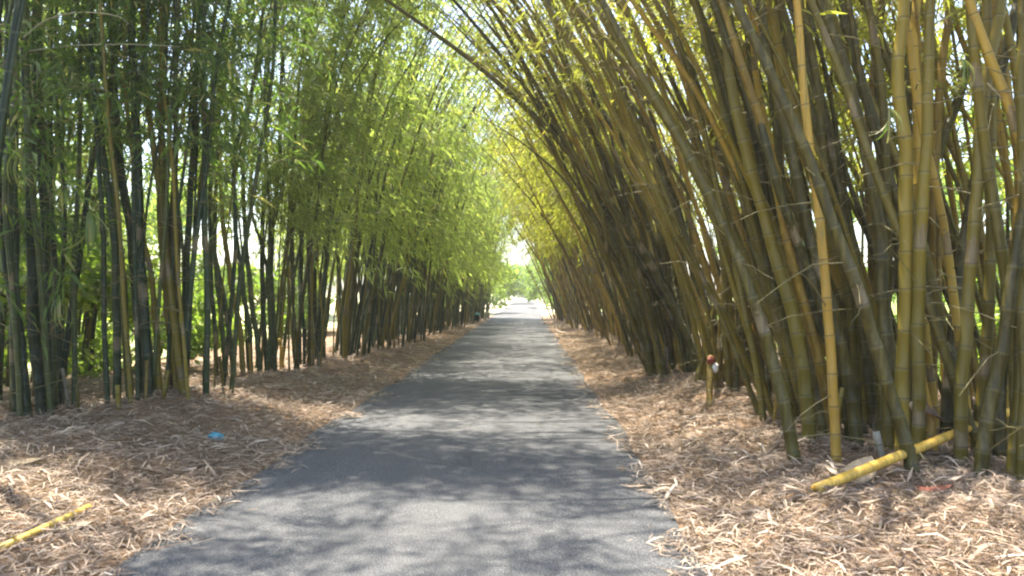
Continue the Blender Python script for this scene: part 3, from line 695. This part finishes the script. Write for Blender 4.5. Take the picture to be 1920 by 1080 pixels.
p = gr(402, 826, .01); crumple('plastic_wrapper', p, (.085, .06, .04), plain('blue_plastic', (.01, .30, .42), .35, 20, .3), 3, 'crumpled bright blue plastic wrapper on the left verge', 'litter')
# rubbish caught on a culm of the third right clump
w_ = un(1333, 690, 10.0); root = empty('caught_wrapper', tuple(w_)); tag(root, 'red and white wrapper stuck on top of the golden bamboo stump at right', 'litter')
def sub(name, off, size, mat, seed):
    o = crumple(name, off, size, mat, seed, None, None); o.parent = root
sub('red_wrapping', (-.015, 0, .085), (.055, .045, .05), plain('red_plastic', (.24, .045, .025), .5, 20, .3), 5)
sub('white_flap', (.035, -.03, -.03), (.045, .03, .06), plain('white_plastic', (.75, .70, .62), .5, 20, .1), 6)
b = gr(1327, 762); tag(link('bamboo_stump', cut_pole(un(1330, 668, 10.1), b-np.array([0, 0, .05]), .045, M_CULM_GO, .22)), 'golden blotched bamboo stump under the red and white wrapper', 'stump')
# bin by the far left verge
bx = gr(893, 604); root = empty('rubbish_bin', tuple(bx)); tag(root, 'small dark teal bin standing at the far end of the left verge', 'bin')
def lathe(name, prof, mat, parent, seg=20):
    V = np.array([[r_*math.cos(2*math.pi*j/seg), r_*math.sin(2*math.pi*j/seg), z] for r_, z in prof for j in range(seg)])
    j = np.arange(seg); k = (j+1) % seg; i = np.arange(len(prof)-1)[:, None]*seg
    return link(name, mesh(name, V, np.stack([i+j, i+k, i+k+seg, i+j+seg], -1).reshape(-1, 4), mat), parent)
lathe('bin_body', [(.001, -.02), (.15, -.02), (.185, .36), (.19, .36), (.19, .38), (.17, .38), (.14, .02), (.001, .02)], plain('bin_dark', (.012, .02, .02), .5), root)
lathe('lid', [(.205, .375), (.21, .40), (.19, .45), (.10, .49), (.03, .50), (.03, .52), (.001, .525)], plain('bin_teal', (.02, .14, .12), .45), root)
# dry twigs strung between the left culms, high up
def twig(label, pts, Y, r0, mat=M_TWIG):
    P = smooth_curve([un(x, y, Y+d) for x, y, d in pts]); V, Q, uv = tube_np(P, np.linspace(r0, r0*.35, len(P)), 5)
    tag(link('dead_twig', mesh('dead_twig', V, Q, mat)), label, 'twig', 'dead twigs caught in the culms')
MT = plain('pale_twig', (.34, .30, .22), .8, 20, .3)
twig('pale dry twig bending across the top of the left culms', [(28, 62, 0), (75, 28, .1), (140, 15, 0), (205, 22, -.1), (232, 38, 0)], 8.2, .011, MT)
twig('straight pale dry twig crossing the left culms below the bent one', [(40, 88, 0), (130, 78, .1), (240, 77, 0), (330, 82, -.2)], 8.3, .009, MT)
twig('thin twig crossing the right hand olive culms near their top', [(1225, 50, 0), (1330, 60, .2), (1420, 90, 0)], 8.0, .008)
twig('long thin twig slanting between the right hand golden culms', [(1840, 160, 0), (1880, 200, .1), (1925, 235, 0)], 6.0, .008, MT)
# long drooping dry leaves low on the left clumps
def blades(label, p, n, L, mat, seed, az0, spread, sag=.9, cat='leaf spray'):
    r = np.random.default_rng(seed); parts, ts = [], []
    for k in range(n):
        a = az0+r.uniform(-spread, spread); e0 = r.uniform(-1.5, -.3); l = L*r.uniform(.6, 1.1); w0 = l*.026; C = []; q = np.zeros(3); e_ = e0
        for i in range(9):
            C.append(q.copy()); q = q+np.array([math.cos(a)*math.cos(e_), math.sin(a)*math.cos(e_)*.7, math.sin(e_)])*l/8; e_ -= sag*r.uniform(.2, .35)
        C = np.array(C); ww = w0*np.sin(np.pi*np.linspace(.12, 1, 9))**.7; sd = np.array([-math.sin(a), math.cos(a), r.normal(0, .5)]); sd /= np.linalg.norm(sd)
        V = np.stack([C-sd*ww[:, None], C+np.array([0, 0, -.3])*ww[:, None], C+sd*ww[:, None]], 1).reshape(-1, 3)
        i = np.arange(8)[:, None]*3; Q = np.stack([i+[0, 1], i+[1, 2], i+[4, 5], i+[3, 4]], -1).reshape(-1, 4)
        parts.append((V, Q)); ts.append(np.full(len(Q), r.uniform(.2, .95)))
    V, Q = join(parts); o = link('leaf_spray', mesh('leaf_spray', V, Q, mat, tint=np.concatenate(ts), smooth=False)); o.location = tuple(p)
    tag(o, label, cat, 'drooping leaf sprays among the culms')
M_LF = leaf_mat('spray_leaf', [(0, (.06, .10, .03)), (.5, (.12, .17, .05)), (1, (.36, .32, .18))], .4, 1.1)
blades('drooping spray of long pale green leaves low in the far left culms', un(155, 395, 8.0), 20, .6, M_LF, 1, -.4, 1.0)
blades('spray of long leaves fanning down at the left edge of the photo', un(30, 270, 7.8), 16, .55, M_LF, 2, 3.0, 1.2)
blades('yellowish pair of leaves arched in a V among the left clump', un(272, 385, 8.8), 3, .42, leaf_mat('yellow_leaf', [(0, (.35, .34, .06)), (1, (.45, .42, .10))], .4, 1.1), 3, -.1, 3.1, 1.2)
blades('dangling spray of leaves under the far left culms near the ground', un(100, 560, 8.0), 12, .42, M_LF, 4, -1.2, 1.6)
blades('small green leaf spray low among the right hand olive culms', un(1660, 205, 6.2), 8, .36, M_LF, 5, -1.0, 1.4)
blades('tiny bright green leaf spray high among the right hand culms', un(1795, 115, 5.9), 8, .3, M_LF, 6, -.6, 1.4)

# ---------------------------------------------------------------- haze
def haze(d):
    me = bpy.data.meshes.new('haze'); x0, x1, y0, y1, z0, z1 = -45, 45, -12, 230, -1.6, 17
    v = [(x, y, z) for x in (x0, x1) for y in (y0, y1) for z in (z0, z1)]
    me.from_pydata(v, [], [(0, 1, 3, 2), (4, 6, 7, 5), (0, 4, 5, 1), (2, 3, 7, 6), (0, 2, 6, 4), (1, 5, 7, 3)])
    m = bpy.data.materials.new('haze'); m.use_nodes = True; t = m.node_tree
    t.nodes.remove(t.nodes['Principled BSDF']); pv = t.nodes.new('ShaderNodeVolumePrincipled')
    pv.inputs['Color'].default_value = (.95, .97, .85, 1); pv.inputs['Density'].default_value = d; pv.inputs['Anisotropy'].default_value = .3
    t.links.new(pv.outputs[0], t.nodes['Material Output'].inputs['Volume']); me.materials.append(m)
    tag(link('haze', me), kind='stuff')
haze(.0012)
